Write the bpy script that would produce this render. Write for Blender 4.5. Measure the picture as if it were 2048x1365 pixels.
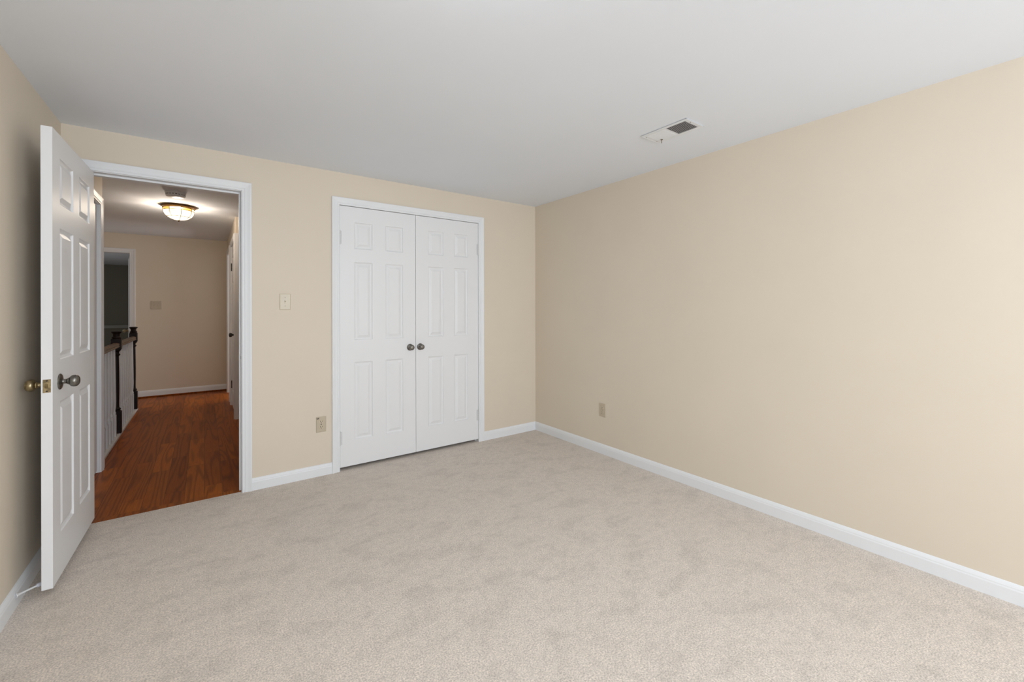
import bpy, bmesh, math, random
from math import sin, cos, pi, radians
from mathutils import Vector, Matrix

random.seed(7)
for o in list(bpy.data.objects):
    bpy.data.objects.remove(o)
SC = bpy.context.scene
COL = SC.collection

# ------------------------------------------------------------------ camera
CAM_H = 1.2477
YAW = radians(35.83)
cam_d = bpy.data.cameras.new('camera')
cam = bpy.data.objects.new('camera', cam_d)
COL.objects.link(cam)
SC.camera = cam
cam_d.sensor_fit = 'HORIZONTAL'
cam_d.sensor_width = 36.0
cam_d.lens = 36.0 * 853.0 / 2048.0
cam_d.shift_y = -(682.5 - 617.3) / 2048.0
cam_d.clip_start = 0.02
cam.matrix_world = (Matrix.Translation((0, 0, CAM_H)) @ Matrix.Rotation(-YAW, 4, 'Z')
                    @ Matrix.Rotation(radians(90), 4, 'X') @ Matrix.Rotation(radians(-0.11), 4, 'Z'))

# ------------------------------------------------------------------ room numbers
H = 2.295                    # ceiling
XL, XR = -0.651, 2.7696      # left / right wall faces
YB, YR = 3.425, -2.30        # wall with the doors / wall behind the camera
WT = 0.115                   # wall thickness
YH = YB + WT                 # hall face of the door wall
HXL, HXR, HYF = -0.65, 0.290, 7.92   # hall left, right and far faces

# ------------------------------------------------------------------ light
SC.view_settings.view_transform = 'Standard'
SC.view_settings.look = 'None'
SC.view_settings.gamma = 1.0
SC.view_settings.use_curve_mapping = False
SC.view_settings.exposure = 0.0

world = bpy.data.worlds.new('world')
SC.world = world
world.use_nodes = True
bg = world.node_tree.nodes['Background']
bg.inputs['Color'].default_value = (0.80, 0.90, 1.0, 1)
bg.inputs['Strength'].default_value = 0.5


def area(name, loc, rot, sx, sy, power, color=(1, 1, 1), spread=180):
    d = bpy.data.lights.new(name, 'AREA')
    d.shape = 'RECTANGLE'
    d.size, d.size_y = sx, sy
    d.energy = power
    d.color = color
    d.spread = radians(spread)
    o = bpy.data.objects.new(name, d)
    COL.objects.link(o)
    o.location = loc
    o.rotation_euler = rot
    return o


ROOM_FILL = 29.0      # brightness of the added, unseen bedroom ceiling lamp
# daylight by unseen glazing added behind the camera, and by the side room off the hall
area('daylight_added_window', (1.06, YR - 0.16, 1.40), (radians(90), 0, 0), 2.30, 1.50, 104, (0.91, 1.0, 1.12))
area('daylight_side_room', (2.30, 7.3, 1.35), (radians(90), 0, radians(90)), 1.0, 1.2, 30, (0.92, 0.96, 1.0))
area('fill_far_bedroom', (-3.55, 10.2, 1.5), (radians(90), 0, radians(-90)), 1.6, 1.3, 15, (0.95, 0.97, 1.0))  # area light brightening the far bedroom; no source for it is seen


# ------------------------------------------------------------------ materials
def mat(name, color, rough=0.6, metal=0.0, spec=0.5, bump=None, mottle=None, coat=0.0):
    m = bpy.data.materials.new(name)
    m.use_nodes = True
    nt = m.node_tree
    b = nt.nodes['Principled BSDF']
    b.inputs['Base Color'].default_value = (*color, 1)
    b.inputs['Roughness'].default_value = rough
    b.inputs['Metallic'].default_value = metal
    b.inputs['Specular IOR Level'].default_value = spec
    b.inputs['Coat Weight'].default_value = coat
    tc = nt.nodes.new('ShaderNodeTexCoord')
    if mottle:
        sc, amt = mottle
        n = nt.nodes.new('ShaderNodeTexNoise')
        n.inputs['Scale'].default_value = sc
        n.inputs['Detail'].default_value = 4
        nt.links.new(tc.outputs['Object'], n.inputs['Vector'])
        r = nt.nodes.new('ShaderNodeMapRange')
        r.inputs['From Min'].default_value = 0.3
        r.inputs['From Max'].default_value = 0.7
        r.inputs['To Min'].default_value = 1 - amt
        r.inputs['To Max'].default_value = 1 + amt
        nt.links.new(n.outputs['Fac'], r.inputs['Value'])
        mx = nt.nodes.new('ShaderNodeVectorMath')
        mx.operation = 'SCALE'
        mx.inputs[0].default_value = color
        nt.links.new(r.outputs[0], mx.inputs['Scale'])
        nt.links.new(mx.outputs[0], b.inputs['Base Color'])
    if bump:
        sc, st, dist = bump
        n = nt.nodes.new('ShaderNodeTexNoise')
        n.inputs['Scale'].default_value = sc
        n.inputs['Detail'].default_value = 3
        nt.links.new(tc.outputs['Object'], n.inputs['Vector'])
        bp = nt.nodes.new('ShaderNodeBump')
        bp.inputs['Strength'].default_value = st
        bp.inputs['Distance'].default_value = dist
        nt.links.new(n.outputs['Fac'], bp.inputs['Height'])
        nt.links.new(bp.outputs[0], b.inputs['Normal'])
    return m


M_WALL = mat('beige_wall_paint', (0.785, 0.690, 0.562), 0.55, spec=0.35, bump=(220, 0.12, 0.001), mottle=(2.5, 0.012))
M_CEIL = mat('white_ceiling_paint', (0.880, 0.915, 0.965), 0.9, spec=0.1, bump=(140, 0.15, 0.001), mottle=(1.5, 0.01))
M_TRIM = mat('white_trim_paint', (0.87, 0.88, 0.89), 0.44, spec=0.45, bump=(90, 0.05, 0.001))
M_DOOR = mat('white_door_paint', (0.87, 0.87, 0.87), 0.42, spec=0.42, bump=(160, 0.06, 0.001))
M_PEWTER = mat('antique_pewter', (0.20, 0.19, 0.17), 0.30, 0.95, bump=(400, 0.2, 0.001), mottle=(60, 0.35))
M_BRASS = mat('tarnished_brass', (0.36, 0.29, 0.17), 0.28, 0.95, bump=(400, 0.2, 0.001), mottle=(80, 0.4))
M_DARKMET = mat('dark_hinge_metal', (0.06, 0.055, 0.05), 0.45, 0.8)
M_IVORY = mat('ivory_plastic', (0.66, 0.57, 0.42), 0.32, mottle=(8, 0.02))
M_ALMOND = mat('almond_plastic', (0.58, 0.495, 0.365), 0.35, mottle=(8, 0.02))
M_SOCKET = mat('light_socket_plastic', (0.62, 0.53, 0.39), 0.35)
M_SLOT = mat('slot_dark', (0.025, 0.018, 0.012), 0.8)
M_SCREW = mat('screw_metal', (0.30, 0.26, 0.20), 0.4, 0.8)
M_WHITEP = mat('white_plastic', (0.74, 0.74, 0.74), 0.35, mottle=(10, 0.02))
M_VENT = mat('white_vent_enamel', (0.86, 0.88, 0.90), 0.45, spec=0.4)
M_VENTSHADE = mat('duct_shade_black', (0.02, 0.02, 0.02), 0.9)  # near-black colour stands in for shade inside the duct
M_EBONY = mat('ebony_stain', (0.010, 0.005, 0.0035), 0.5, spec=0.2, mottle=(30, 0.3))
M_RAIL = mat('brown_stained_rail', (0.115, 0.072, 0.045), 0.42, mottle=(25, 0.35))
M_BALUST = mat('white_baluster_paint', (0.60, 0.60, 0.60), 0.42)
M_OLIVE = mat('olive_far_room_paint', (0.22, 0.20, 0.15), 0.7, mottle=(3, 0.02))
M_CHAIR = mat('cream_chair_rail_paint', (0.40, 0.385, 0.34), 0.5)
M_STAIN = mat('grey_plate_tear', (0.16, 0.13, 0.11), 0.9, mottle=(300, 0.3))
M_RUBBER = mat('white_rubber', (0.62, 0.62, 0.68), 0.7)
M_BRONZE = mat('aged_bronze_lamp_ring', (0.30, 0.17, 0.06), 0.35, 0.9, mottle=(30, 0.25))


def carpet_material():
    m = bpy.data.materials.new('cut_pile_carpet')
    m.use_nodes = True
    nt = m.node_tree
    b = nt.nodes['Principled BSDF']
    b.inputs['Roughness'].default_value = 1.0
    b.inputs['Specular IOR Level'].default_value = 0.05
    b.inputs['Sheen Weight'].default_value = 0.15
    b.inputs['Sheen Roughness'].default_value = 0.5
    tc = nt.nodes.new('ShaderNodeTexCoord')
    L = nt.links

    def noise(scale, detail, dist=0.0, mp=None):
        n = nt.nodes.new('ShaderNodeTexNoise')
        n.inputs['Scale'].default_value = scale
        n.inputs['Detail'].default_value = detail
        n.inputs['Distortion'].default_value = dist
        if mp:
            q = nt.nodes.new('ShaderNodeMapping')
            q.inputs['Scale'].default_value = mp
            q.inputs['Rotation'].default_value = (0, 0, 0.6)
            L.new(tc.outputs['Object'], q.inputs[0])
            L.new(q.outputs[0], n.inputs['Vector'])
        else:
            L.new(tc.outputs['Object'], n.inputs['Vector'])
        return n

    def rng(src, a, b_, c, d):
        r = nt.nodes.new('ShaderNodeMapRange')
        for k, v in zip(('From Min', 'From Max', 'To Min', 'To Max'), (a, b_, c, d)):
            r.inputs[k].default_value = v
        L.new(src, r.inputs['Value'])
        return r.outputs[0]

    def mul(a, c):
        q = nt.nodes.new('ShaderNodeMath')
        q.operation = 'MULTIPLY'
        L.new(a, q.inputs[0])
        L.new(c, q.inputs[1])
        return q.outputs[0]
    big = rng(noise(5.5, 7, 0.25, (1, 1.5, 1)).outputs['Fac'], 0.34, 0.50, 0.90, 1.0)
    mid = rng(noise(30, 6, 0.3).outputs['Fac'], 0.34, 0.6, 0.92, 1.02)
    fine = rng(noise(170, 4).outputs['Fac'], 0.32, 0.68, 0.70, 1.22)
    tot = mul(mul(big, mid), fine)
    vs = nt.nodes.new('ShaderNodeVectorMath')
    vs.operation = 'SCALE'
    vs.inputs[0].default_value = (0.790, 0.697, 0.607)
    L.new(tot, vs.inputs['Scale'])
    L.new(vs.outputs[0], b.inputs['Base Color'])
    bp = nt.nodes.new('ShaderNodeBump')
    bp.inputs['Strength'].default_value = 0.7
    bp.inputs['Distance'].default_value = 0.004
    L.new(noise(260, 3).outputs['Fac'], bp.inputs['Height'])
    L.new(bp.outputs[0], b.inputs['Normal'])
    return m


def wood_material(name, plank=0.108, dark=1.0):
    """Planks run along world Y; grain stretched along the plank with cathedral rings."""
    m = bpy.data.materials.new(name)
    m.use_nodes = True
    nt = m.node_tree
    L = nt.links
    b = nt.nodes['Principled BSDF']
    b.inputs['Roughness'].default_value = 0.38
    b.inputs['Specular IOR Level'].default_value = 0.14
    tc = nt.nodes.new('ShaderNodeTexCoord')
    mp = nt.nodes.new('ShaderNodeMapping')
    mp.inputs['Rotation'].default_value = (0, 0, radians(90))
    L.new(tc.outputs['Object'], mp.inputs[0])
    br = nt.nodes.new('ShaderNodeTexBrick')
    br.offset = 0.37
    br.offset_frequency = 2
    br.inputs['Color1'].default_value = (0.0, 0.0, 0.0, 1)
    br.inputs['Color2'].default_value = (1, 1, 1, 1)
    br.inputs['Mortar'].default_value = (0.5, 0.5, 0.5, 1)
    br.inputs['Scale'].default_value = 1.0
    br.inputs['Mortar Size'].default_value = 0.0009
    br.inputs['Mortar Smooth'].default_value = 0.1
    br.inputs['Brick Width'].default_value = 0.85
    br.inputs['Row Height'].default_value = plank
    L.new(mp.outputs[0], br.inputs['Vector'])
    # shift grain per plank
    comb = nt.nodes.new('ShaderNodeVectorMath')
    comb.operation = 'MULTIPLY_ADD'
    comb.inputs[1].default_value = (7.3, 3.1, 11.7)
    L.new(br.outputs['Color'], comb.inputs[0])
    L.new(tc.outputs['Object'], comb.inputs[2])
    st = nt.nodes.new('ShaderNodeMapping')
    st.inputs['Scale'].default_value = (8.0, 0.55, 1.0)
    L.new(comb.outputs[0], st.inputs[0])
    n1 = nt.nodes.new('ShaderNodeTexNoise')
    n1.inputs['Scale'].default_value = 1.0
    n1.inputs['Detail'].default_value = 1.0
    n1.inputs['Distortion'].default_value = 0.15
    L.new(st.outputs[0], n1.inputs['Vector'])
    ml = nt.nodes.new('ShaderNodeMath')
    ml.operation = 'MULTIPLY'
    ml.inputs[1].default_value = 60.0
    L.new(n1.outputs['Fac'], ml.inputs[0])
    sn = nt.nodes.new('ShaderNodeMath')
    sn.operation = 'SINE'
    L.new(ml.outputs[0], sn.inputs[0])
    rings = nt.nodes.new('ShaderNodeMapRange')
    rings.inputs['From Min'].default_value = -0.2
    rings.inputs['From Max'].default_value = 1.0
    rings.inputs['To Min'].default_value = 1.0
    rings.inputs['To Max'].default_value = 0.62
    L.new(sn.outputs[0], rings.inputs['Value'])
    st2 = nt.nodes.new('ShaderNodeMapping')
    st2.inputs['Scale'].default_value = (220.0, 9.0, 1.0)
    L.new(comb.outputs[0], st2.inputs[0])
    n2 = nt.nodes.new('ShaderNodeTexNoise')
    n2.inputs['Detail'].default_value = 3
    n2.inputs['Scale'].default_value = 1.0
    L.new(st2.outputs[0], n2.inputs['Vector'])
    fib = nt.nodes.new('ShaderNodeMapRange')
    fib.inputs['From Min'].default_value = 0.3
    fib.inputs['From Max'].default_value = 0.7
    fib.inputs['To Min'].default_value = 0.80
    fib.inputs['To Max'].default_value = 1.12
    L.new(n2.outputs['Fac'], fib.inputs['Value'])
    pm = nt.nodes.new('ShaderNodeMath')
    pm.operation = 'MULTIPLY'
    L.new(rings.outputs[0], pm.inputs[0])
    L.new(fib.outputs[0], pm.inputs[1])
    ramp = nt.nodes.new('ShaderNodeMix')
    ramp.data_type = 'RGBA'
    ramp.inputs[6].default_value = (0.275 * dark, 0.062 * dark, 0.0045 * dark, 1)
    ramp.inputs[7].default_value = (0.430 * dark, 0.112 * dark, 0.0090 * dark, 1)
    L.new(br.outputs['Color'], ramp.inputs[0])
    vs = nt.nodes.new('ShaderNodeVectorMath')
    vs.operation = 'SCALE'
    L.new(ramp.outputs[2], vs.inputs[0])
    L.new(pm.outputs[0], vs.inputs['Scale'])
    gap = nt.nodes.new('ShaderNodeMix')
    gap.data_type = 'RGBA'
    gap.inputs[7].default_value = (0.035, 0.014, 0.006, 1)
    L.new(br.outputs['Fac'], gap.inputs[0])
    L.new(vs.outputs[0], gap.inputs[6])
    L.new(gap.outputs[2], b.inputs['Base Color'])
    return m


M_CARPET = carpet_material()
M_WOOD = wood_material('red_oak_strip_floor')
M_SILL = wood_material('red_oak_threshold', plank=3.0, dark=0.85)


def glass_material():
    m = bpy.data.materials.new('window_glass')
    m.use_nodes = True
    nt = m.node_tree
    nt.nodes.clear()
    out = nt.nodes.new('ShaderNodeOutputMaterial')
    mx = nt.nodes.new('ShaderNodeMixShader')
    t = nt.nodes.new('ShaderNodeBsdfTransparent')
    g = nt.nodes.new('ShaderNodeBsdfGlossy')
    g.inputs['Roughness'].default_value = 0.02
    mx.inputs[0].default_value = 0.06
    nt.links.new(t.outputs[0], mx.inputs[1])
    nt.links.new(g.outputs[0], mx.inputs[2])
    nt.links.new(mx.outputs[0], out.inputs[0])
    return m


def lamp_glass(name, color, strength):
    m = bpy.data.materials.new(name)
    m.use_nodes = True
    b = m.node_tree.nodes['Principled BSDF']
    b.inputs['Base Color'].default_value = (*color, 1)
    b.inputs['Roughness'].default_value = 0.25
    b.inputs['Emission Color'].default_value = (*color, 1)
    b.inputs['Emission Strength'].default_value = strength
    return m


M_GLASS = glass_material()


def bulb_glass(name, tint, color, strength):
    m = bpy.data.materials.new(name)
    m.use_nodes = True
    nt = m.node_tree
    nt.nodes.clear()
    out = nt.nodes.new('ShaderNodeOutputMaterial')
    mx = nt.nodes.new('ShaderNodeMixShader')
    t = nt.nodes.new('ShaderNodeBsdfTransparent')
    t.inputs[0].default_value = (*tint, 1)
    e = nt.nodes.new('ShaderNodeEmission')
    e.inputs[0].default_value = (*color, 1)
    e.inputs[1].default_value = strength
    mx.inputs[0].default_value = 0.45
    nt.links.new(t.outputs[0], mx.inputs[1])
    nt.links.new(e.outputs[0], mx.inputs[2])
    nt.links.new(mx.outputs[0], out.inputs[0])
    return m


M_LAMPW = bulb_glass('lit_cream_glass', (1.0, 0.95, 0.88), (1.0, 0.84, 0.60), 3.2)
M_FILLGLASS = lamp_glass('added_fill_glass', (0.92, 1.0, 1.08), ROOM_FILL)
M_LAMPA = bulb_glass('lit_amber_glass', (1.0, 0.80, 0.50), (1.0, 0.50, 0.10), 1.9)


# ------------------------------------------------------------------ mesh helpers
class MB:
    def __init__(s):
        s.v, s.f, s.mi = [], [], []

    def add(s, vs, fs, mi=0):
        o = len(s.v)
        s.v += [tuple(v) for v in vs]
        s.f += [tuple(i + o for i in f) for f in fs]
        s.mi += [mi] * len(fs)

    def box(s, x0, x1, y0, y1, z0, z1, mi=0):
        s.add([(x0, y0, z0), (x1, y0, z0), (x1, y1, z0), (x0, y1, z0),
               (x0, y0, z1), (x1, y0, z1), (x1, y1, z1), (x0, y1, z1)],
              [(0, 3, 2, 1), (4, 5, 6, 7), (0, 1, 5, 4), (1, 2, 6, 5), (2, 3, 7, 6), (3, 0, 4, 7)], mi)

    def lathe(s, prof, seg=24, axis='Z', origin=(0, 0, 0), mi=0, dirn=None):
        """prof: list of (radius, distance along axis)."""
        o = Vector(origin)
        if dirn is None:
            dirn = {'X': (1, 0, 0), 'Y': (0, 1, 0), 'Z': (0, 0, 1)}[axis]
        d = Vector(dirn).normalized()
        q = d.to_track_quat('Z', 'Y').to_matrix()
        vs, fs = [], []
        for r, t in prof:
            for k in range(seg):
                a = 2 * pi * k / seg
                vs.append(tuple(o + q @ Vector((r * cos(a), r * sin(a), t))))
        n = len(prof)
        for i in range(n - 1):
            for k in range(seg):
                k2 = (k + 1) % seg
                fs.append((i * seg + k, i * seg + k2, (i + 1) * seg + k2, (i + 1) * seg + k))
        fs.append(tuple(reversed(range(seg))))
        fs.append(tuple((n - 1) * seg + k for k in range(seg)))
        s.add(vs, fs, mi)

    def strip(s, sections, closed_profile=True, mi=0):
        """loft a list of equal-length point rings, capped at both ends"""
        n = len(sections[0])
        vs = [tuple(p) for sec in sections for p in sec]
        fs = []
        for i in range(len(sections) - 1):
            for k in range(n):
                k2 = (k + 1) % n
                fs.append((i * n + k, i * n + k2, (i + 1) * n + k2, (i + 1) * n + k))
        fs.append(tuple(reversed(range(n))))
        fs.append(tuple((len(sections) - 1) * n + k for k in range(n)))
        s.add(vs, fs, mi)

    def build(s, name, mats, parent=None, smooth=False, bevel=0.0, loc=None, rotz=None):
        me = bpy.data.meshes.new(name)
        me.from_pydata(s.v, [], s.f)
        if not isinstance(mats, (list, tuple)):
            mats = [mats]
        for m in mats:
            me.materials.append(m)
        for p, i in zip(me.polygons, s.mi):
            p.material_index = i
        bm = bmesh.new()
        bm.from_mesh(me)
        bmesh.ops.recalc_face_normals(bm, faces=bm.faces)
        bm.to_mesh(me)
        bm.free()
        if smooth:
            for p in me.polygons:
                p.use_smooth = True
            try:
                me.set_sharp_from_angle(angle=radians(38))
            except Exception:
                pass
        o = bpy.data.objects.new(name, me)
        COL.objects.link(o)
        if parent is not None:
            o.parent = parent
        if loc is not None:
            o.location = loc
        if rotz is not None:
            o.rotation_euler = (0, 0, rotz)
        if bevel > 0:
            bv = o.modifiers.new('bevel', 'BEVEL')
            bv.width = bevel
            bv.segments = 2
            bv.limit_method = 'ANGLE'
            bv.angle_limit = radians(40)
        return o


def struct(o):
    o['kind'] = 'structure'
    return o


def tag(o, label, cat, group=None):
    o['label'] = label
    o['category'] = cat
    if group:
        o['group'] = group
    return o


def empty(name, loc, rotz=0.0, parent=None):
    o = bpy.data.objects.new(name, None)
    o.empty_display_size = 0.1
    COL.objects.link(o)
    o.location = loc
    o.rotation_euler = (0, 0, rotz)
    if parent is not None:
        o.parent = parent
    return o


def wall_x(mb, y0, y1, x0, x1, z0, z1, holes):
    """wall running along X with holes [(xa, xb, za, zb)]"""
    xs = x0
    for xa, xb, za, zb in sorted(holes):
        mb.box(xs, xa, y0, y1, z0, z1)
        if za > z0:
            mb.box(xa, xb, y0, y1, z0, za)
        if zb < z1:
            mb.box(xa, xb, y0, y1, zb, z1)
        xs = xb
    mb.box(xs, x1, y0, y1, z0, z1)


def wall_y(mb, x0, x1, y0, y1, z0, z1, holes):
    ys = y0
    for ya, yb, za, zb in sorted(holes):
        mb.box(x0, x1, ys, ya, z0, z1)
        if za > z0:
            mb.box(x0, x1, ya, yb, z0, za)
        if zb < z1:
            mb.box(x0, x1, ya, yb, zb, z1)
        ys = yb
    mb.box(x0, x1, ys, y1, z0, z1)


# ------------------------------------------------------------------ shell
# openings
DX0, DX1, DTOP = -0.557, 0.205, 2.048      # bedroom doorway, jamb faces
CX0, CX1, CTOP = 0.842, 2.082, 2.046       # closet doorway
JT = 0.018                                  # jamb thickness

mb = MB()
wall_x(mb, YB, YH, XL - WT, XR + WT, -0.02, H,
       [(DX0 - JT, DX1 + JT, -0.02, DTOP + JT), (CX0 - JT, CX1 + JT, -0.02, CTOP + JT)])
struct(mb.build('wall_back', M_WALL))
mb = MB(); mb.box(XR, XR + WT, YR - WT, YB, -0.02, H)
struct(mb.build('wall_right', M_WALL))
mb = MB(); mb.box(XL - WT, XL, YR - WT, YB, -0.02, H)
struct(mb.build('wall_left', M_WALL))
ADDED_WIN = [(-0.09, 2.21, 0.65, 2.15)]
mb = MB(); wall_x(mb, YR - WT, YR, XL, XR, -0.02, H, ADDED_WIN)
struct(mb.build('wall_front', M_WALL))
mb = MB(); mb.box(XL - WT, XR + WT, YR - WT, YB + WT * 0.5, H, H + 0.1)
struct(mb.build('ceiling', M_CEIL))
mb = MB(); mb.box(XL, XR, YR, YB, -0.02, 0.0)
mb.box(DX0 - JT, DX1 + JT, YB, YB + 0.018, -0.02, 0.0)
mb.box(CX0 - JT, CX1 + JT, YB, YH, -0.02, 0.0)
mb.box(0.60, 2.32, YH, 4.16, -0.02, 0.0)
struct(mb.build('floor', M_CARPET))

# closet interior behind the double doors
mb = MB()
mb.box(0.60 - 0.05, 0.60, YH, 4.16, 0, H)
mb.box(2.32, 2.37, YH, 4.16, 0, H)
mb.box(0.55, 2.37, 4.16, 4.21, 0, H)
mb.box(0.55, 2.37, YH, 4.21, H, H + 0.05)
struct(mb.build('wall_closet', M_WALL))

# glazing added behind the camera as an unseen light source
for i, (xa, xb, za, zb) in enumerate(ADDED_WIN):
    root = struct(empty('window_%d' % (i + 1), ((xa + xb) / 2, YR, za)))
    cx = (xa + xb) / 2
    f = MB()
    w = (xb - xa) / 2
    h = zb - za
    for (a, b_, c, d) in ((-w, -w + 0.045, 0, h), (w - 0.045, w, 0, h), (-w, w, 0, 0.045), (-w, w, h - 0.045, h),
                          (-w, w, h / 2 - 0.02, h / 2 + 0.02)):
        f.box(a, b_, -0.08, -0.045, c, d)
    if w > 0.6:
        f.box(-0.03, 0.03, -0.085, -0.04, 0, h)
    f.build('window_frame', M_TRIM, root)
    g = MB(); g.box(-w + 0.04, w - 0.04, -0.066, -0.062, 0.04, h - 0.04)
    g.build('window_pane', M_GLASS, root)
    s = MB(); s.box(-w - 0.05, w + 0.05, 0.0, 0.05, -0.025, 0.0)
    s.build('window_sill', M_TRIM, root, bevel=0.004)

# hall shell
mbf = MB()
mbf.box(HXL - 0.02, 0.55, YB + 0.018 + 0.058, 4.21, -0.03, -0.004)
mbf.box(HXL - 0.11, 1.4, 4.21, HYF, -0.03, -0.004)
mbf.box(1.4, 2.5, 5.9, HYF, -0.03, -0.004)
mbf.box(-1.80, HXL - 0.11, 7.04, HYF, -0.03, -0.004)
mbf.box(-1.64, -0.83, HYF, HYF + 0.12, -0.03, -0.004)
struct(mbf.build('floor_hall', M_WOOD))
mb = MB()
mb.box(DX0, DX1, YB + 0.018, YB + 0.018 + 0.060, -0.03, 0.001)
struct(mb.build('trim_1', M_SILL, bevel=0.003))

mb = MB(); mb.box(-1.85, 2.6, YB + WT * 0.5, HYF + 0.06, H, H + 0.1)
struct(mb.build('ceiling_hall', M_CEIL))

LD0, LD1 = 3.79, 4.50      # door in the hall's left wall
mb = MB()
wall_y(mb, HXL - WT, HXL, YH, 4.62, -0.03, H, [(LD0 - JT, LD1 + JT, -0.03, DTOP + JT)])
struct(mb.build('wall_hall_left', M_WALL))

RA0, RA1 = 5.825, 6.62      # closed door in the hall's right wall
RB0, RB1 = 6.95, 7.66      # open doorway beyond it
mb = MB()
wall_y(mb, HXR, HXR + WT, 5.80, HYF, -0.03, H,
       [(RA0 - JT, RA1 + JT, -0.03, DTOP + JT), (RB0 - JT, RB1 + JT, -0.03, DTOP + JT)])
mb.box(HXR, 1.4, 5.755, 5.80, -0.03, H)
mb.box(1.4, 1.5, 4.21, 5.80, -0.03, H)
struct(mb.build('wall_hall_right', M_WALL))

FX0, FX1 = -1.60, -0.838   # doorway in the far wall
mb = MB()
wall_x(mb, HYF, HYF + 0.12, -1.85, 2.5, -0.03, H, [(FX0 - JT, FX1 + JT, -0.03, DTOP - 0.02 + JT)])
struct(mb.build('wall_hall_far', M_WALL))
mb = MB()
mb.box(-1.85, -1.80, 4.5, HYF, -1.9, H)
mb.box(-1.85, HXL - 0.11, 4.52, 4.62, -1.9, H)
mb.box(-1.85, HXL - 0.06, 4.62, 7.06, -1.95, -1.9)
struct(mb.build('wall_stairwell', M_WALL))
mb = MB()
mb.box(HXL - 0.13, HXL - 0.112, 4.62, 7.04, -1.9, -0.03)
struct(mb.build('trim_2', M_TRIM))
mb = MB()
for k in range(9):
    mb.box(-1.80, HXL - 0.131, 7.03 - 0.25 * (k + 1), 7.03 - 0.25 * k, -0.2 * (k + 1) - 0.04, -0.2 * (k + 1))
    mb.box(-1.80, HXL - 0.131, 7.015 - 0.25 * k, 7.03 - 0.25 * k, -0.2 * (k + 1), -0.2 * k - 0.04)
struct(mb.build('floor_stairs', M_WOOD))

mb = MB(); mb.box(HXR - 0.010, HXR + 0.075, 5.743, 5.755, -0.004, 2.108)
struct(mb.build('trim_18', M_TRIM))

# side room beyond the open doorway of the right wall
mb = MB()
mb.box(2.45, 2.5, 5.83, HYF, -0.03, H)
mb.box(HXR + WT, 2.5, 5.9, 5.95, -0.03, H)
struct(mb.build('wall_side_room', M_WALL))

# far bedroom seen through the doorway at the end
mb = MB()
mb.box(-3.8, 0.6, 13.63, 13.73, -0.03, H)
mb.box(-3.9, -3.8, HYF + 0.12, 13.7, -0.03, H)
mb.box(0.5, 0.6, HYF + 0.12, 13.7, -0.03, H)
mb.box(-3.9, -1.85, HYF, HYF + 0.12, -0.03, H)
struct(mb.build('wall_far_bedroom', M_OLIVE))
mb = MB(); mb.box(-3.9, 0.6, HYF + 0.06, 13.73, H, H + 0.05)
struct(mb.build('ceiling_far_bedroom', M_CEIL))
mb = MB(); mb.box(-3.8, 0.5, HYF + 0.12, 13.63, -0.03, -0.003)
struct(mb.build('floor_far_bedroom', M_CARPET))
mb = MB(); mb.box(-3.8, 0.5, 13.605, 13.63, 0.80, 0.87)
mb.box(-3.8, 0.5, 13.595, 13.63, 0.85, 0.87)
struct(mb.build('trim_3', M_CHAIR))

# ------------------------------------------------------------------ trim profiles
CAS_P = [(0.0, 0.0), (0.0, 0.008), (0.002, 0.0095), (0.010, 0.0100), (0.012, 0.0085), (0.014, 0.0085),
         (0.017, 0.0110), (0.030, 0.0125), (0.040, 0.0150), (0.048, 0.0175), (0.054, 0.0175), (0.056, 0.0155), (0.056, 0.0)]


def casing(name, fn, a0, a1, top, zb=0.0, reveal=0.004, legs=(True, True)):
    """fn(a, d, z) -> world; a across the opening, d out of the wall"""
    secs = []
    a0 -= reveal
    a1 += reveal
    top += reveal
    if legs[0]:
        secs.append([fn(a0 - u, d, zb) for u, d in CAS_P])
    secs.append([fn(a0 - u, d, top + u) for u, d in CAS_P])
    secs.append([fn(a1 + u, d, top + u) for u, d in CAS_P])
    if legs[1]:
        secs.append([fn(a1 + u, d, zb) for u, d in CAS_P])
    mb = MB()
    mb.strip(secs)
    return struct(mb.build(name, M_TRIM))


def jamb(name, fn, a0, a1, top, depth, zb=0.0, stop=None, mats=M_TRIM):
    """jamb lining; fn(a, d, z) with d measured INTO the wall"""
    mb = MB()

    def bx(p, q, d0, d1, z0, z1):
        c = [fn(a, d, z) for z in (z0, z1) for d in (d0, d1) for a in (p, q)]
        mb.add(c, [(0, 1, 3, 2), (4, 6, 7, 5), (0, 4, 5, 1), (1, 5, 7, 3), (3, 7, 6, 2), (2, 6, 4, 0)])
    bx(a0 - JT, a0, 0, depth, zb, top + JT)
    bx(a1, a1 + JT, 0, depth, zb, top + JT)
    bx(a0, a1, 0, depth, top, top + JT)
    if stop:
        s0, s1, st = stop
        bx(a0, a0 + st, s0, s1, zb, top)
        bx(a1 - st, a1, s0, s1, zb, top)
        bx(a0 + st, a1 - st, s0, s1, top - st, top)
    return struct(mb.build(name, mats, bevel=0.0012))


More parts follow.
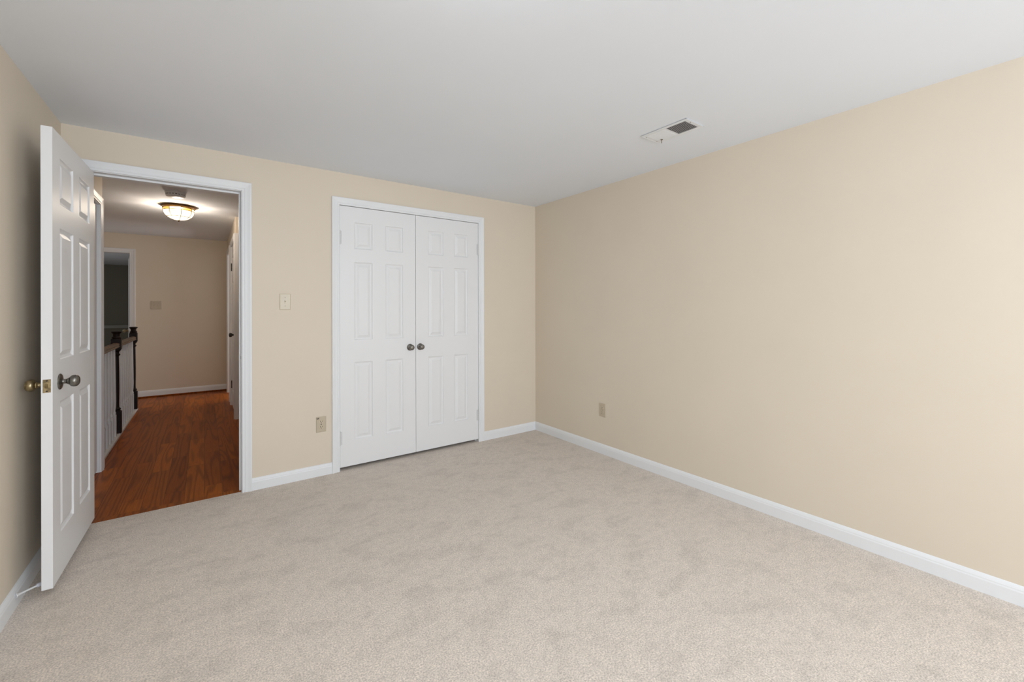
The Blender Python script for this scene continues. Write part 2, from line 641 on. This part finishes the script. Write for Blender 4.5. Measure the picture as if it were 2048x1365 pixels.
back_out = lambda a, d, z: (a, YB - d, z)
back_in = lambda a, d, z: (a, YB + d, z)
casing('trim_4', back_out, DX0, DX1, DTOP)
jamb('trim_5', back_in, DX0, DX1, DTOP, WT, stop=(0.044, 0.080, 0.011))
casing('trim_6', lambda a, d, z: (a, YH + d, z), DX0, DX1, DTOP, zb=-0.004)
casing('trim_7', back_out, CX0, CX1, CTOP, reveal=0.0005)
jamb('trim_8', back_in, CX0, CX1, CTOP, WT, stop=(0.040, 0.060, 0.010))
casing('trim_9', lambda a, d, z: (HXL + d, a, z), LD0, LD1, DTOP, zb=-0.004)
jamb('trim_10', lambda a, d, z: (HXL - d, a, z), LD0, LD1, DTOP, WT, zb=-0.004)
casing('trim_11', lambda a, d, z: (HXR - d, a, z), RA0, RA1, DTOP, zb=-0.004)
jamb('trim_12', lambda a, d, z: (HXR + d, a, z), RA0, RA1, DTOP, WT, zb=-0.004)
casing('trim_13', lambda a, d, z: (HXR - d, a, z), RB0, RB1, DTOP, zb=-0.004)
jamb('trim_14', lambda a, d, z: (HXR + d, a, z), RB0, RB1, DTOP, WT, zb=-0.004)
casing('trim_15', lambda a, d, z: (a, HYF - d, z), FX0, FX1, DTOP - 0.02, zb=-0.004)
jamb('trim_16', lambda a, d, z: (a, HYF + d, z), FX0, FX1, DTOP - 0.02, 0.12, zb=-0.004)

BASE_P = [(0.0, 0.0), (0.0125, 0.0), (0.0125, 0.056), (0.0105, 0.062), (0.0105, 0.066), (0.0075, 0.074), (0.004, 0.0805), (0.0, 0.083)]


def baseboard(name, fn, runs, z0=0.0, gap=0.0):
    mb = MB()
    for a, b_ in runs:
        mb.strip([[fn(t, d, z + z0) for d, z in BASE_P] for t in (a, b_)])
    return struct(mb.build(name, M_TRIM))


cw = 0.0605
baseboard('baseboard_back', back_out, [(XL + 0.0125, DX0 - cw), (DX1 + cw, CX0 - 0.057), (CX1 + 0.057, XR)])
baseboard('baseboard_right', lambda a, d, z: (XR - d, a, z), [(YR, YB - 0.0125)])
baseboard('baseboard_left', lambda a, d, z: (XL + d, a, z), [(YR, YB)])
baseboard('baseboard_front', lambda a, d, z: (a, YR + d, z), [(XL + 0.0125, XR - 0.0125)])
baseboard('baseboard_hall_far', lambda a, d, z: (a, HYF - d, z), [(FX1 + cw, HXR)], z0=0.012)
mb = MB(); mb.box(FX1 + cw, HXR, HYF - 0.030, HYF - 0.001, -0.003, 0.016)
struct(mb.build('trim_17', M_SILL, bevel=0.005))
baseboard('baseboard_hall_right', lambda a, d, z: (HXR - d, a, z),
          [(RA1 + cw, RB0 - cw), (RB1 + cw, HYF - 0.03)], z0=-0.003)
baseboard('baseboard_hall_left', lambda a, d, z: (HXL + d, a, z), [(YH, LD0 - cw), (LD1 + cw, 4.62)], z0=-0.003)


# ------------------------------------------------------------------ panel doors
def rect_ring(o, i, y0, y1, flip):
    (ax, bx_, az, bz), (cx, dx, cz, dz) = o, i
    vs = [(ax, y0, az), (bx_, y0, az), (bx_, y0, bz), (ax, y0, bz), (cx, y1, cz), (dx, y1, cz), (dx, y1, dz), (cx, y1, dz)]
    fs = [(0, 1, 5, 4), (1, 2, 6, 5), (2, 3, 7, 6), (3, 0, 4, 7)]
    return vs, fs


def panel_slab(mb, w, h, t, cols, rows):
    """slab with raised-and-fielded panels on both faces; x 0..w, y 0..t, z 0..h"""
    xs = sorted({0, w, *[c for p in cols for c in p]})
    zs = sorted({0, h, *[c for p in rows for c in p]})
    for face, s in ((0.0, 1), (t, -1)):
        for i in range(len(xs) - 1):
            for k in range(len(zs) - 1):
                x0, x1, z0, z1 = xs[i], xs[i + 1], zs[k], zs[k + 1]
                if any(abs(x0 - a) < 1e-6 for a, b_ in cols) and any(abs(z0 - a) < 1e-6 for a, b_ in rows):
                    # offsets from the panel outline inward, depth below the face
                    steps = [(0.0, 0.0), (0.003, 0.0060), (0.009, 0.0092), (0.013, 0.0100), (0.016, 0.0096), (0.034, 0.0022), (0.037, 0.0012)]
                    for (ia, da), (ib, db) in zip(steps[:-1], steps[1:]):
                        vs, fs = rect_ring((x0 + ia, x1 - ia, z0 + ia, z1 - ia), (x0 + ib, x1 - ib, z0 + ib, z1 - ib),
                                           face + s * da, face + s * db, False)
                        mb.add(vs, fs)
                    e, d = steps[-1]
                    y = face + s * d
                    mb.add([(x0 + e, y, z0 + e), (x1 - e, y, z0 + e), (x1 - e, y, z1 - e), (x0 + e, y, z1 - e)], [(0, 1, 2, 3)])
                else:
                    mb.add([(x0, face, z0), (x1, face, z0), (x1, face, z1), (x0, face, z1)], [(0, 1, 2, 3)])
    mb.add([(0, 0, 0), (w, 0, 0), (w, t, 0), (0, t, 0)], [(0, 1, 2, 3)])
    mb.add([(0, 0, h), (w, 0, h), (w, t, h), (0, t, h)], [(0, 1, 2, 3)])
    mb.add([(0, 0, 0), (0, t, 0), (0, t, h), (0, 0, h)], [(0, 1, 2, 3)])
    mb.add([(w, 0, 0), (w, t, 0), (w, t, h), (w, 0, h)], [(0, 1, 2, 3)])


def slab_object(name, w, h, t, cols, rows, parent, loc=(0, 0, 0), m=None):
    mb = MB()
    panel_slab(mb, w, h, t, cols, rows)
    o = mb.build(name, m or M_DOOR, parent, loc=loc)
    bm = bmesh.new()
    bm.from_mesh(o.data)
    bmesh.ops.remove_doubles(bm, verts=bm.verts, dist=1e-5)
    bmesh.ops.recalc_face_normals(bm, faces=bm.faces)
    bm.to_mesh(o.data)
    bm.free()
    bv = o.modifiers.new('bevel', 'BEVEL')
    bv.width = 0.0015
    bv.segments = 2
    bv.limit_method = 'ANGLE'
    bv.angle_limit = radians(60)
    return o


KNOB_NECK = [(0.012, 0.004), (0.0125, 0.008), (0.0105, 0.012), (0.0105, 0.022), (0.0130, 0.026), (0.0150, 0.028), (0.0150, 0.031)]
KNOB_BALL = [(0.0130, 0.031), (0.0190, 0.033), (0.0245, 0.038), (0.0268, 0.045), (0.0265, 0.052), (0.0240, 0.058),
             (0.0190, 0.0625), (0.0130, 0.0650), (0.0110, 0.0645), (0.0050, 0.0655), (0.0005, 0.0658)]
KNOB_ROSE = [(0.0330, 0.0), (0.0330, 0.003), (0.0300, 0.0060), (0.0275, 0.0065), (0.0255, 0.0055), (0.0230, 0.0060),
             (0.0180, 0.0095), (0.0130, 0.0110)]


def knob(parent, loc, dirn, m, s=1.0, rose_s=1.0):
    k = MB()
    k.lathe([(r * s, t * s) for r, t in KNOB_NECK], 28, dirn=dirn)
    k.lathe([(r * s, t * s) for r, t in KNOB_BALL], 32, dirn=dirn)
    o = k.build('door_knob', m, parent, smooth=True, loc=loc)
    r_ = MB()
    r_.lathe([(r * s * rose_s, t * s) for r, t in KNOB_ROSE], 32, dirn=dirn)
    r_.build('rose', m, o, smooth=True)
    return o


def hinge(parent, loc, m, hgt=0.089):
    b = MB()
    for k in range(5):
        b.lathe([(0.0058, 0.0), (0.0058, hgt / 5 - 0.0012)], 12, origin=(0, 0, -hgt / 2 + k * hgt / 5))
    b.lathe([(0.0035, 0), (0.0050, 0.002), (0.0050, 0.004), (0.002, 0.006)], 12, origin=(0, 0, hgt / 2))
    b.lathe([(0.002, -0.006), (0.0050, -0.003), (0.0050, 0.0)], 12, origin=(0, 0, -hgt / 2))
    b.box(-0.016, 0.016, 0.003, 0.0050, -hgt / 2, hgt / 2)
    return b.build('hinge', m, parent, smooth=True, loc=loc)


COLS30 = [(0.102, 0.318), (0.428, 0.648)]
ROWS = [(0.195, 0.790), (0.980, 1.575), (1.685, 1.893)]

# bedroom door, swung open into the room
A = radians(91.2)
pin = (DX0 + 0.0, YB - 0.0065, 0.0)
d1 = struct(empty('door_1', pin, -A))
zb = 0.040
d1s = slab_object('door_slab', 0.756, 1.998, 0.035, COLS30, ROWS, d1, loc=(0.003, 0.0065, zb))
knob(d1, (0.660, 0.0415, 0.921), (0, 1, 0), M_PEWTER, 1.0, 1.08)
knob(d1, (0.688, 0.0065, 0.915), (0, -1, 0), M_BRASS, 1.0)
lp = MB(); lp.box(-0.0005, 0.0012, 0, 0.0245, -0.0285, 0.0285)
lpo = lp.build('latch_plate', M_BRASS, d1, bevel=0.0005, loc=(0.759, 0.0118, 0.917))
lb = MB()
lb.add([(0, 0.006, -0.008), (0, 0.019, -0.008), (0.011, 0.019, -0.008), (0.004, 0.006, -0.008),
        (0, 0.006, 0.008), (0, 0.019, 0.008), (0.011, 0.019, 0.008), (0.004, 0.006, 0.008)],
       [(0, 3, 2, 1), (4, 5, 6, 7), (0, 1, 5, 4), (1, 2, 6, 5), (2, 3, 7, 6), (3, 0, 4, 7)])
lb.build('latch_bolt', M_BRASS, lpo, bevel=0.001)
sc = MB()
for z in (-0.0225, 0.0225):
    sc.lathe([(0.0034, 0), (0.0030, 0.0007)], 12, dirn=(1, 0, 0), origin=(0.0012, 0.0122, z))
sc.build('screw', M_DARKMET, lpo)
for z in (0.28, 1.03, 1.80):
    hinge(d1, (0, 0, z), M_BRASS)

# strike plate let into the right jamb
sp = MB(); sp.box(DX1 - 0.0012, DX1 + 0.001, YB + 0.008, YB + 0.036, 0.885, 0.945)
sp.box(DX1 - 0.0016, DX1 + 0.0008, YB + 0.015, YB + 0.029, 0.905, 0.925, 1)
o = sp.build('strike_plate', [M_TRIM, M_SLOT])
tag(o, 'painted strike plate let into the right jamb of the open bedroom doorway', 'strike plate')

# closet double doors
COLSC = [(0.110, 0.250), (0.358, 0.505)]
ROWSC = [(0.200, 0.803), (0.978, 1.586), (1.692, 1.897)]
CW = 0.6165
for n, (x0, kx, hx) in enumerate(((CX0 + 0.0025, 1.4105 - CX0 - 0.0025, -0.001), (CX0 + 0.0025 + CW + 0.003, 1.5010 - (CX0 + 0.0025 + CW + 0.003), CW + 0.001))):
    root = struct(empty('door_%d' % (n + 2), (x0, YB + 0.001, 0.0)))
    cols = COLSC if n == 0 else [(CW - b_, CW - a) for a, b_ in reversed(COLSC)]
    slab_object('door_slab', CW, 2.017, 0.035, cols, ROWSC, root, loc=(0, 0, 0.0255))
    knob(root, (kx, 0.0, 0.9215), (0, -1, 0), M_PEWTER, 0.84, 1.02)
    for z in (0.25, 1.798):
        hinge(root, (hx, -0.0065, z), M_WHITEP, 0.098)

# closed doors of the hall
d4 = struct(empty('door_4', (HXL - 0.05, LD0 + 0.003, 0.0)))
d4.rotation_euler = (0, 0, radians(90))
slab_object('door_slab', 0.704, 2.028, 0.035, [(0.10, 0.30), (0.405, 0.604)], ROWS, d4, loc=(0, -0.035, 0.012))
d5 = struct(empty('door_5', (HXR + 0.004, RA0 + 0.003, 0.0)))
d5.rotation_euler = (0, 0, radians(90))
slab_object('door_slab', 0.789, 2.028, 0.035, [(0.11, 0.34), (0.45, 0.68)], ROWS, d5, loc=(0, -0.035, 0.012))
kb = knob(d5, (0.100, 0.0, 0.945), (0, 1, 0), M_DARKMET, 0.95)
for z in (0.27, 1.79):
    hinge(d5, (0.791, 0.004, z), M_DARKMET)
# inward door of the side room, swung open
d6 = struct(empty('door_6', (HXR + WT - 0.03, RB0 + 0.003, 0.0)))
d6.rotation_euler = (0, 0, radians(4))
slab_object('door_slab', 0.70, 2.028, 0.035, [(0.10, 0.30), (0.40, 0.60)], ROWS, d6, loc=(0.05, 0.0, 0.012))
# door of the far bedroom, opened into that room
d7 = struct(empty('door_7', (FX1 - 0.004, HYF + 0.122, 0.0)))
d7.rotation_euler = (0, 0, radians(98))
slab_object('door_slab', 0.75, 2.00, 0.035, COLS30, ROWS, d7, loc=(0.003, -0.035, 0.012))
knob(d7, (0.69, 0.0, 0.915), (0, 1, 0), M_BRASS, 1.0)
for z in (0.25, 1.785):
    hb = MB()
    hb.box(-0.0015, 0.0, -0.040, -0.004, -0.045, 0.045)
    hb.lathe([(0.006, -0.045), (0.006, 0.045)], 10, origin=(-0.005, 0.0, 0))
    hb.build('hinge', M_DARKMET, d7, loc=(0.004, -0.002, z)).rotation_euler = (0, 0, radians(-98))

# ------------------------------------------------------------------ electrical plates
def plate_mesh(w, h, t=0.0055, cut=0.006):
    """bevelled wall plate, face toward -Y, back on y=0"""
    mb = MB()
    o = [(-w / 2, -h / 2), (w / 2, -h / 2), (w / 2, h / 2), (-w / 2, h / 2)]
    rings = []
    for ins, d in ((0, 0), (0, t * 0.45), (0.0015, t * 0.8), (0.004, t)):
        rings.append([(x - math.copysign(ins, x), -d, z - math.copysign(ins, z)) for x, z in o])
    mb.strip(rings)
    return mb


def screw(parent, x, z, y, m=M_SCREW):
    s = MB()
    s.lathe([(0.0030, 0), (0.0030, 0.0006), (0.0022, 0.0012)], 14, dirn=(0, -1, 0))
    s.box(-0.0025, 0.0025, -0.0014, -0.0008, -0.0004, 0.0004)
    return s.build('screw', m, parent, loc=(x, y, z))


def outlet(name, loc, rotz, m_plate, torn, label):
    root = tag(empty(name, loc, rotz), label, 'outlet')
    plate_mesh(0.070, 0.1143).build('cover_plate', m_plate, root)
    for z in (-0.0195, 0.0195):
        s = MB()
        pts = []
        for k in range(28):
            a = 2 * pi * k / 28
            pts.append((0.0172 * cos(a), max(-0.0128, min(0.0128, 0.0172 * sin(a)))))
        s.strip([[(x, -0.0050, q) for x, q in pts], [(x, -0.0072, q) for x, q in pts], [(x * 0.95, -0.0078, q * 0.95) for x, q in pts]])
        so = s.build('socket', M_SOCKET, root, loc=(0, 0, z))
        q = MB()
        q.box(-0.0078, -0.0050, -0.0081, -0.0070, -0.0012, 0.0085)
        q.box(0.0050, 0.0074, -0.0081, -0.0070, 0.0002, 0.0082)
        q.lathe([(0.0028, 0), (0.0028, 0.001)], 14, dirn=(0, -1, 0), origin=(0, -0.0071, -0.0075))
        q.build('slots', M_SLOT, so)
    screw(root, 0, 0, -0.0055, M_SLOT)
    if torn:
        c = MB()
        c.add([(-0.033, -0.0058, 0.0455), (-0.026, -0.0058, 0.0400), (-0.0165, -0.0058, 0.0410), (-0.0135, -0.0058, 0.0520), (-0.020, -0.0058, 0.0515),
               (-0.033, -0.0045, 0.0455), (-0.026, -0.0045, 0.0400), (-0.0165, -0.0045, 0.0410), (-0.0135, -0.0045, 0.0520), (-0.020, -0.0045, 0.0515)],
              [(0, 1, 2, 3, 4), (9, 8, 7, 6, 5), (0, 5, 6, 1), (1, 6, 7, 2), (2, 7, 8, 3), (3, 8, 9, 4), (4, 9, 5, 0)])
        tp = c.build('torn_patch', M_STAIN, root)
        tp['label'] = 'dark grey torn patch at the plate corner'
    return root


outlet('wall_outlet', (0.7085, YB, 0.383), 0.0, M_ALMOND, True,
       'almond duplex outlet with torn grey corner, left of the closet doors')
outlet('wall_outlet', (XR, 2.512, 0.375), radians(-90), M_ALMOND, False,
       'almond duplex outlet low on the bare long wall right of the corner')


def toggle(root, x, tilt=1):
    c = MB()
    c.box(-0.0052, 0.0052, -0.0062, -0.0050, -0.0118, 0.0118)
    co = c.build('toggle_slot', M_SOCKET, root, loc=(x, 0, 0))
    t = MB()
    t.add([(-0.0042, -0.006, -0.004), (0.0042, -0.006, -0.004), (0.0042, -0.006, 0.005), (-0.0042, -0.006, 0.005),
           (-0.0034, -0.0155, 0.004 * tilt), (0.0034, -0.0155, 0.004 * tilt), (0.0034, -0.0135, 0.0095 * tilt), (-0.0034, -0.0135, 0.0095 * tilt)],
          [(0, 3, 2, 1), (4, 5, 6, 7), (0, 1, 5, 4), (1, 2, 6, 5), (2, 3, 7, 6), (3, 0, 4, 7)])
    t.build('toggle', m_tog, root, bevel=0.0006, loc=(x, 0, 0))
    d = MB()
    d.box(-0.0058, -0.0050, -0.0066, -0.0052, -0.0122, 0.0122)
    d.box(-0.0058, 0.0056, -0.0066, -0.0052, -0.0124, -0.0112)
    d.build('shadow_gap', M_SCREW, co)


m_tog = M_IVORY
root = tag(empty('light_switch', (0.470, YB, 1.298), 0.0),
           'ivory single toggle light switch between the open doorway and the closet', 'light switch')
plate_mesh(0.070, 0.1143, 0.0065).build('cover_plate', M_IVORY, root)
toggle(root, 0.0)
for z in (0.0302, -0.0302):
    screw(root, 0.0, z, -0.0062)
m_tog = M_SOCKET
root = tag(empty('light_switch', (-0.556, HYF, 1.306), 0.0),
           'almond double toggle switch on the far wall of the hallway', 'light switch')
plate_mesh(0.1160, 0.1143, 0.0065).build('cover_plate', M_ALMOND, root)
for x in (-0.023, 0.023):
    toggle(root, x)
    for z in (0.0302, -0.0302):
        screw(root, x, z, -0.0062)

# ------------------------------------------------------------------ ceiling register
VX0, VX1, VY0, VY1 = 2.150, 2.328, 1.338, 1.640
root = tag(empty('ceiling_vent', ((VX0 + VX1) / 2, (VY0 + VY1) / 2, H), 0.0),
           'white rectangular ceiling register with one dark louvred half', 'vent')
hx, hy = (VX1 - VX0) / 2, (VY1 - VY0) / 2
f = MB()
ix, iy = hx - 0.024, hy - 0.024
# stamped frame: bevelled rim around two louvre fields
for (ax, bx_, ay, by) in ((-hx, -ix, -hy, hy), (ix, hx, -hy, hy), (-ix, ix, -hy, -iy), (-ix, ix, iy, hy), (-ix, ix, -0.005, 0.005)):
    f.box(ax, bx_, ay, by, -0.006, -0.0002)
f.build('frame', M_VENT, root, bevel=0.002)
r_ = MB()
for (ax, bx_, ay, by) in ((-hx, -hx + 0.004, -hy, hy), (hx - 0.004, hx, -hy, hy), (-hx, hx, -hy, -hy + 0.004), (-hx, hx, hy - 0.004, hy)):
    r_.box(ax, bx_, ay, by, -0.0066, 0.0)
r_.build('rim', M_VENT, root, bevel=0.001)
bk = MB(); bk.box(-ix - 0.002, ix + 0.002, -iy - 0.002, iy + 0.002, -0.0012, -0.0003)  # flat dark sheet in place of the shaded duct
bk.build('duct_shade_sheet', M_VENTSHADE, root)
lo = MB()
N = 15
for half, sg in ((-1, 1), (1, -1)):
    y0 = -iy if half < 0 else 0.005
    y1 = -0.005 if half < 0 else iy
    for k in range(N):
        y = y0 + (k + 0.5) * (y1 - y0) / N
        if half < 0:       # blades leaning away from the viewer: the dark gaps show
            a, b_ = (y - 0.0023, -0.0070), (y + 0.0023, -0.0036)
        else:
            a, b_ = (y + 0.0030, -0.0072), (y - 0.0042, -0.0035)
        th = 0.0009
        lo.add([(-ix, a[0] - th, a[1]), (ix, a[0] - th, a[1]), (ix, a[0] + th, a[1]), (-ix, a[0] + th, a[1]),
                (-ix, b_[0] - th, b_[1]), (ix, b_[0] - th, b_[1]), (ix, b_[0] + th, b_[1]), (-ix, b_[0] + th, b_[1])],
               [(0, 3, 2, 1), (4, 5, 6, 7), (0, 1, 5, 4), (1, 2, 6, 5), (2, 3, 7, 6), (3, 0, 4, 7)])
lo.build('louvres', M_VENT, root)
lv = MB()
lv.box(0.048, 0.0510, 0.100, 0.103, -0.030, -0.006)
lv.box(0.044, 0.055, 0.096, 0.107, -0.010, -0.006)
lv.build('damper_lever', M_SCREW, root)
for x, y in ((-0.03, -hy + 0.012), (0.055, hy - 0.012), (-0.05, hy - 0.012)):
    s = MB(); s.lathe([(0.0035, 0), (0.0030, 0.0012), (0.001, 0.0016)], 12, dirn=(0, 0, -1))
    s.build('screw', M_SCREW, root, loc=(x, y, -0.0060))

# ------------------------------------------------------------------ door stop
base = Vector((XL + 0.011, 2.655, 0.052))
tipv = Vector((-0.5735, 2.700, 0.056))
dv = (tipv - base)
Ld = dv.length
root = tag(empty('door_stop', base), 'white rigid door stop on the left baseboard behind the open door', 'door stop')
s = MB(); s.lathe([(0.0125, 0.0), (0.0125, 0.002), (0.0085, 0.006), (0.0055, 0.012), (0.0042, 0.020), (0.0040, Ld - 0.014)], 20, dirn=dv)
s.build('rod', M_WHITEP, root, smooth=True)
s = MB(); s.lathe([(0.0075, Ld - 0.016), (0.0085, Ld - 0.014), (0.0085, Ld - 0.004), (0.0070, Ld - 0.001), (0.001, Ld)], 20, dirn=dv)
s.build('rubber_tip', M_RUBBER, root, smooth=True)

# ------------------------------------------------------------------ hall ceiling lamp and smoke detector
LX, LY = -0.207, 5.50
root = tag(empty('ceiling_lamp', (LX, LY, H)), 'lit flush dome lamp of leaded cream and amber glass in the hallway', 'ceiling lamp')
s = MB(); s.lathe([(0.100, 0.0), (0.140, -0.002), (0.146, -0.008), (0.141, -0.014), (0.134, -0.017), (0.134, -0.026), (0.128, -0.031)], 40)
s.build('ring', M_BRONZE, root, smooth=True)
R0 = 0.127
dome = [(R0, -0.030), (R0, -0.052), (0.124, -0.075), (0.113, -0.096), (0.096, -0.114), (0.074, -0.128), (0.048, -0.138), (0.020, -0.143), (0.001, -0.144)]
g = MB()
seg = 24
vs = [(r * cos(2 * pi * k / seg + 0.2), r * sin(2 * pi * k / seg + 0.2), z) for r, z in dome for k in range(seg)]
for i in range(len(dome) - 1):
    for k in range(seg):
        amber = (i == 0 and (k // 3) % 2 == 0)
        g.add([vs[i * seg + k], vs[i * seg + (k + 1) % seg], vs[(i + 1) * seg + (k + 1) % seg], vs[(i + 1) * seg + k]], [(0, 1, 2, 3)], 1 if amber else 0)
g.build('glass_dome', [M_LAMPW, M_LAMPA], root)
c = MB()


def bar(mb, pts, r=0.0021):
    for p, q in zip(pts[:-1], pts[1:]):
        p, q = Vector(p), Vector(q)
        mb.lathe([(r, 0), (r, (q - p).length)], 6, origin=p, dirn=(q - p))


for k in range(8):
    a = 2 * pi * k / 8 + 0.2
    bar(c, [((r + 0.001) * cos(a), (r + 0.001) * sin(a), z - 0.001) for r, z in dome])
for i in (1, 4):
    r, z = dome[i]
    bar(c, [((r + 0.001) * cos(2 * pi * k / 24 + 0.2), (r + 0.001) * sin(2 * pi * k / 24 + 0.2), z) for k in range(25)])
c.build('lead_came', M_EBONY, root)
s = MB(); s.lathe([(0.0105, -0.141), (0.0110, -0.146), (0.0070, -0.150), (0.0060, -0.156), (0.002, -0.160)], 16)
s.build('finial', M_BRONZE, root, smooth=True)
ld = bpy.data.lights.new('hall_bulb', 'POINT')
ld.energy = 25
ld.color = (1.0, 0.90, 0.80)
ld.shadow_soft_size = 0.035
lo_ = bpy.data.objects.new('hall_bulb', ld)
COL.objects.link(lo_)
lo_.parent = root
lo_.location = (0, 0, -0.108)

# lamp added above the frame as an unseen light source for the bedroom
RLX, RLY = 0.45, 0.80
root = tag(empty('ceiling_lamp', (RLX, RLY, H)), 'added white glass flush lamp lighting the bedroom from above the view', 'ceiling lamp')
s = MB(); s.lathe([(0.08, 0.0), (0.165, -0.002), (0.168, -0.022), (0.160, -0.030)], 40)
s.build('canopy', M_WHITEP, root, smooth=True)
s = MB(); s.lathe([(0.158, -0.028), (0.157, -0.045), (0.140, -0.075), (0.105, -0.098), (0.055, -0.110), (0.001, -0.113)], 40)
s.build('glass_shade', M_FILLGLASS, root, smooth=True)
root = tag(empty('smoke_detector', (-0.205, 4.86, H)), 'round white smoke detector on the hall ceiling before the lamp', 'smoke detector')
s = MB(); s.lathe([(0.074, -0.0002), (0.076, -0.003), (0.076, -0.014), (0.073, -0.017)], 36)
s.build('base', M_WHITEP, root, smooth=True)
s = MB(); s.lathe([(0.068, -0.015), (0.071, -0.019), (0.071, -0.034), (0.067, -0.041), (0.045, -0.045), (0.001, -0.046)], 36)
bd = s.build('cover', M_WHITEP, root, smooth=True)
s = MB()
for k in range(20):
    a0_ = 2 * pi * k / 20
    a1_ = a0_ + 2 * pi / 32
    pts = [(0.0715 * cos(a), 0.0715 * sin(a)) for a in (a0_, a1_)]
    s.add([(pts[0][0], pts[0][1], -0.024), (pts[1][0], pts[1][1], -0.024), (pts[1][0], pts[1][1], -0.029), (pts[0][0], pts[0][1], -0.029),
           (pts[0][0] * .97, pts[0][1] * .97, -0.024), (pts[1][0] * .97, pts[1][1] * .97, -0.024), (pts[1][0] * .97, pts[1][1] * .97, -0.029), (pts[0][0] * .97, pts[0][1] * .97, -0.029)],
          [(0, 1, 2, 3), (7, 6, 5, 4), (0, 4, 5, 1), (1, 5, 6, 2), (2, 6, 7, 3), (3, 7, 4, 0)])
s.build('sensor_slots', M_SLOT, bd)

# ------------------------------------------------------------------ stair railing
RX = -0.7045
root = tag(empty('stair_railing', (RX, 5.8, 0.0)),
           'white baluster stair railing with two dark newel posts and brown handrail', 'railing')
OY = 5.8
N1, N2 = 5.72, 6.975
s = MB(); s.box(-0.062, 0.0365, 4.62 - OY, 7.035 - OY, -0.003, 0.020)
s.build('curb', M_BALUST, root, bevel=0.003)
s = MB()
rp = [(-0.029, 0.872), (0.029, 0.872), (0.031, 0.880), (0.026, 0.888), (0.029, 0.896), (0.027, 0.906), (0.018, 0.913), (0.0, 0.916),
      (-0.018, 0.913), (-0.027, 0.906), (-0.029, 0.896), (-0.026, 0.888), (-0.031, 0.880)]
for a, b_ in ((4.622, N1 - 0.037), (N1 + 0.037, N2 - 0.037)):
    s = MB()
    s.strip([[(x, y - OY, z) for x, z in rp] for y in (a, b_)])
    s.build('handrail', M_RAIL, root)
NP_SHAFT = [(0.034, 0.232), (0.034, 0.240), (0.026, 0.246), (0.033, 0.254), (0.033, 0.262), (0.022, 0.272), (0.0205, 0.30), (0.0225, 0.45),
            (0.0215, 0.62), (0.0190, 0.775), (0.0200, 0.785), (0.0290, 0.793), (0.0290, 0.802), (0.0210, 0.808), (0.0200, 0.822),
            (0.0270, 0.832), (0.0340, 0.840), (0.0340, 0.850)]
NP_CAP = [(0.0335, 0.950), (0.0350, 0.960), (0.0370, 0.966), (0.0330, 0.974), (0.0260, 0.980), (0.0270, 0.988), (0.0262, 0.998), (0.0290, 1.006),
          (0.0380, 1.014), (0.0415, 1.020), (0.0400, 1.026), (0.0280, 1.030), (0.001, 1.031)]
for ny in (N1, N2):
    p = MB()
    p.box(-0.037, 0.037, ny - OY - 0.037, ny - OY + 0.037, 0.018, 0.234)
    p.box(-0.037, 0.037, ny - OY - 0.037, ny - OY + 0.037, 0.848, 0.954)
    p.lathe(NP_SHAFT, 24, origin=(0, ny - OY, 0))
    po = p.build('newel_post', M_EBONY, root, smooth=True, bevel=0.002)
    q = MB(); q.lathe(NP_CAP, 28, origin=(0, ny - OY, 0))
    q.build('newel_cap', M_EBONY, po, smooth=True)
BAL = [(0.0150, 0.225), (0.0125, 0.232), (0.0150, 0.240), (0.0160, 0.247), (0.0110, 0.256), (0.0105, 0.270), (0.0140, 0.30), (0.0155, 0.36),
       (0.0140, 0.50), (0.0115, 0.70), (0.0095, 0.873)]
bal_me = None
ys = [N1 - 0.145 * (k + 1) for k in range(7)] + [N1 + (N2 - N1) * (k + 1) / 9 for k in range(8)]
for y in ys:
    if bal_me is None:
        b = MB()
        b.box(-0.0165, 0.0165, -0.0165, 0.0165, 0.019, 0.227)
        b.lathe(BAL, 16)
        first = b.build('baluster', M_BALUST, root, smooth=True, loc=(0, y - OY, 0))
        bal_me = first
    else:
        o = bal_me.copy()
        COL.objects.link(o)
        o.parent = root
        o.location = (0, y - OY, 0)
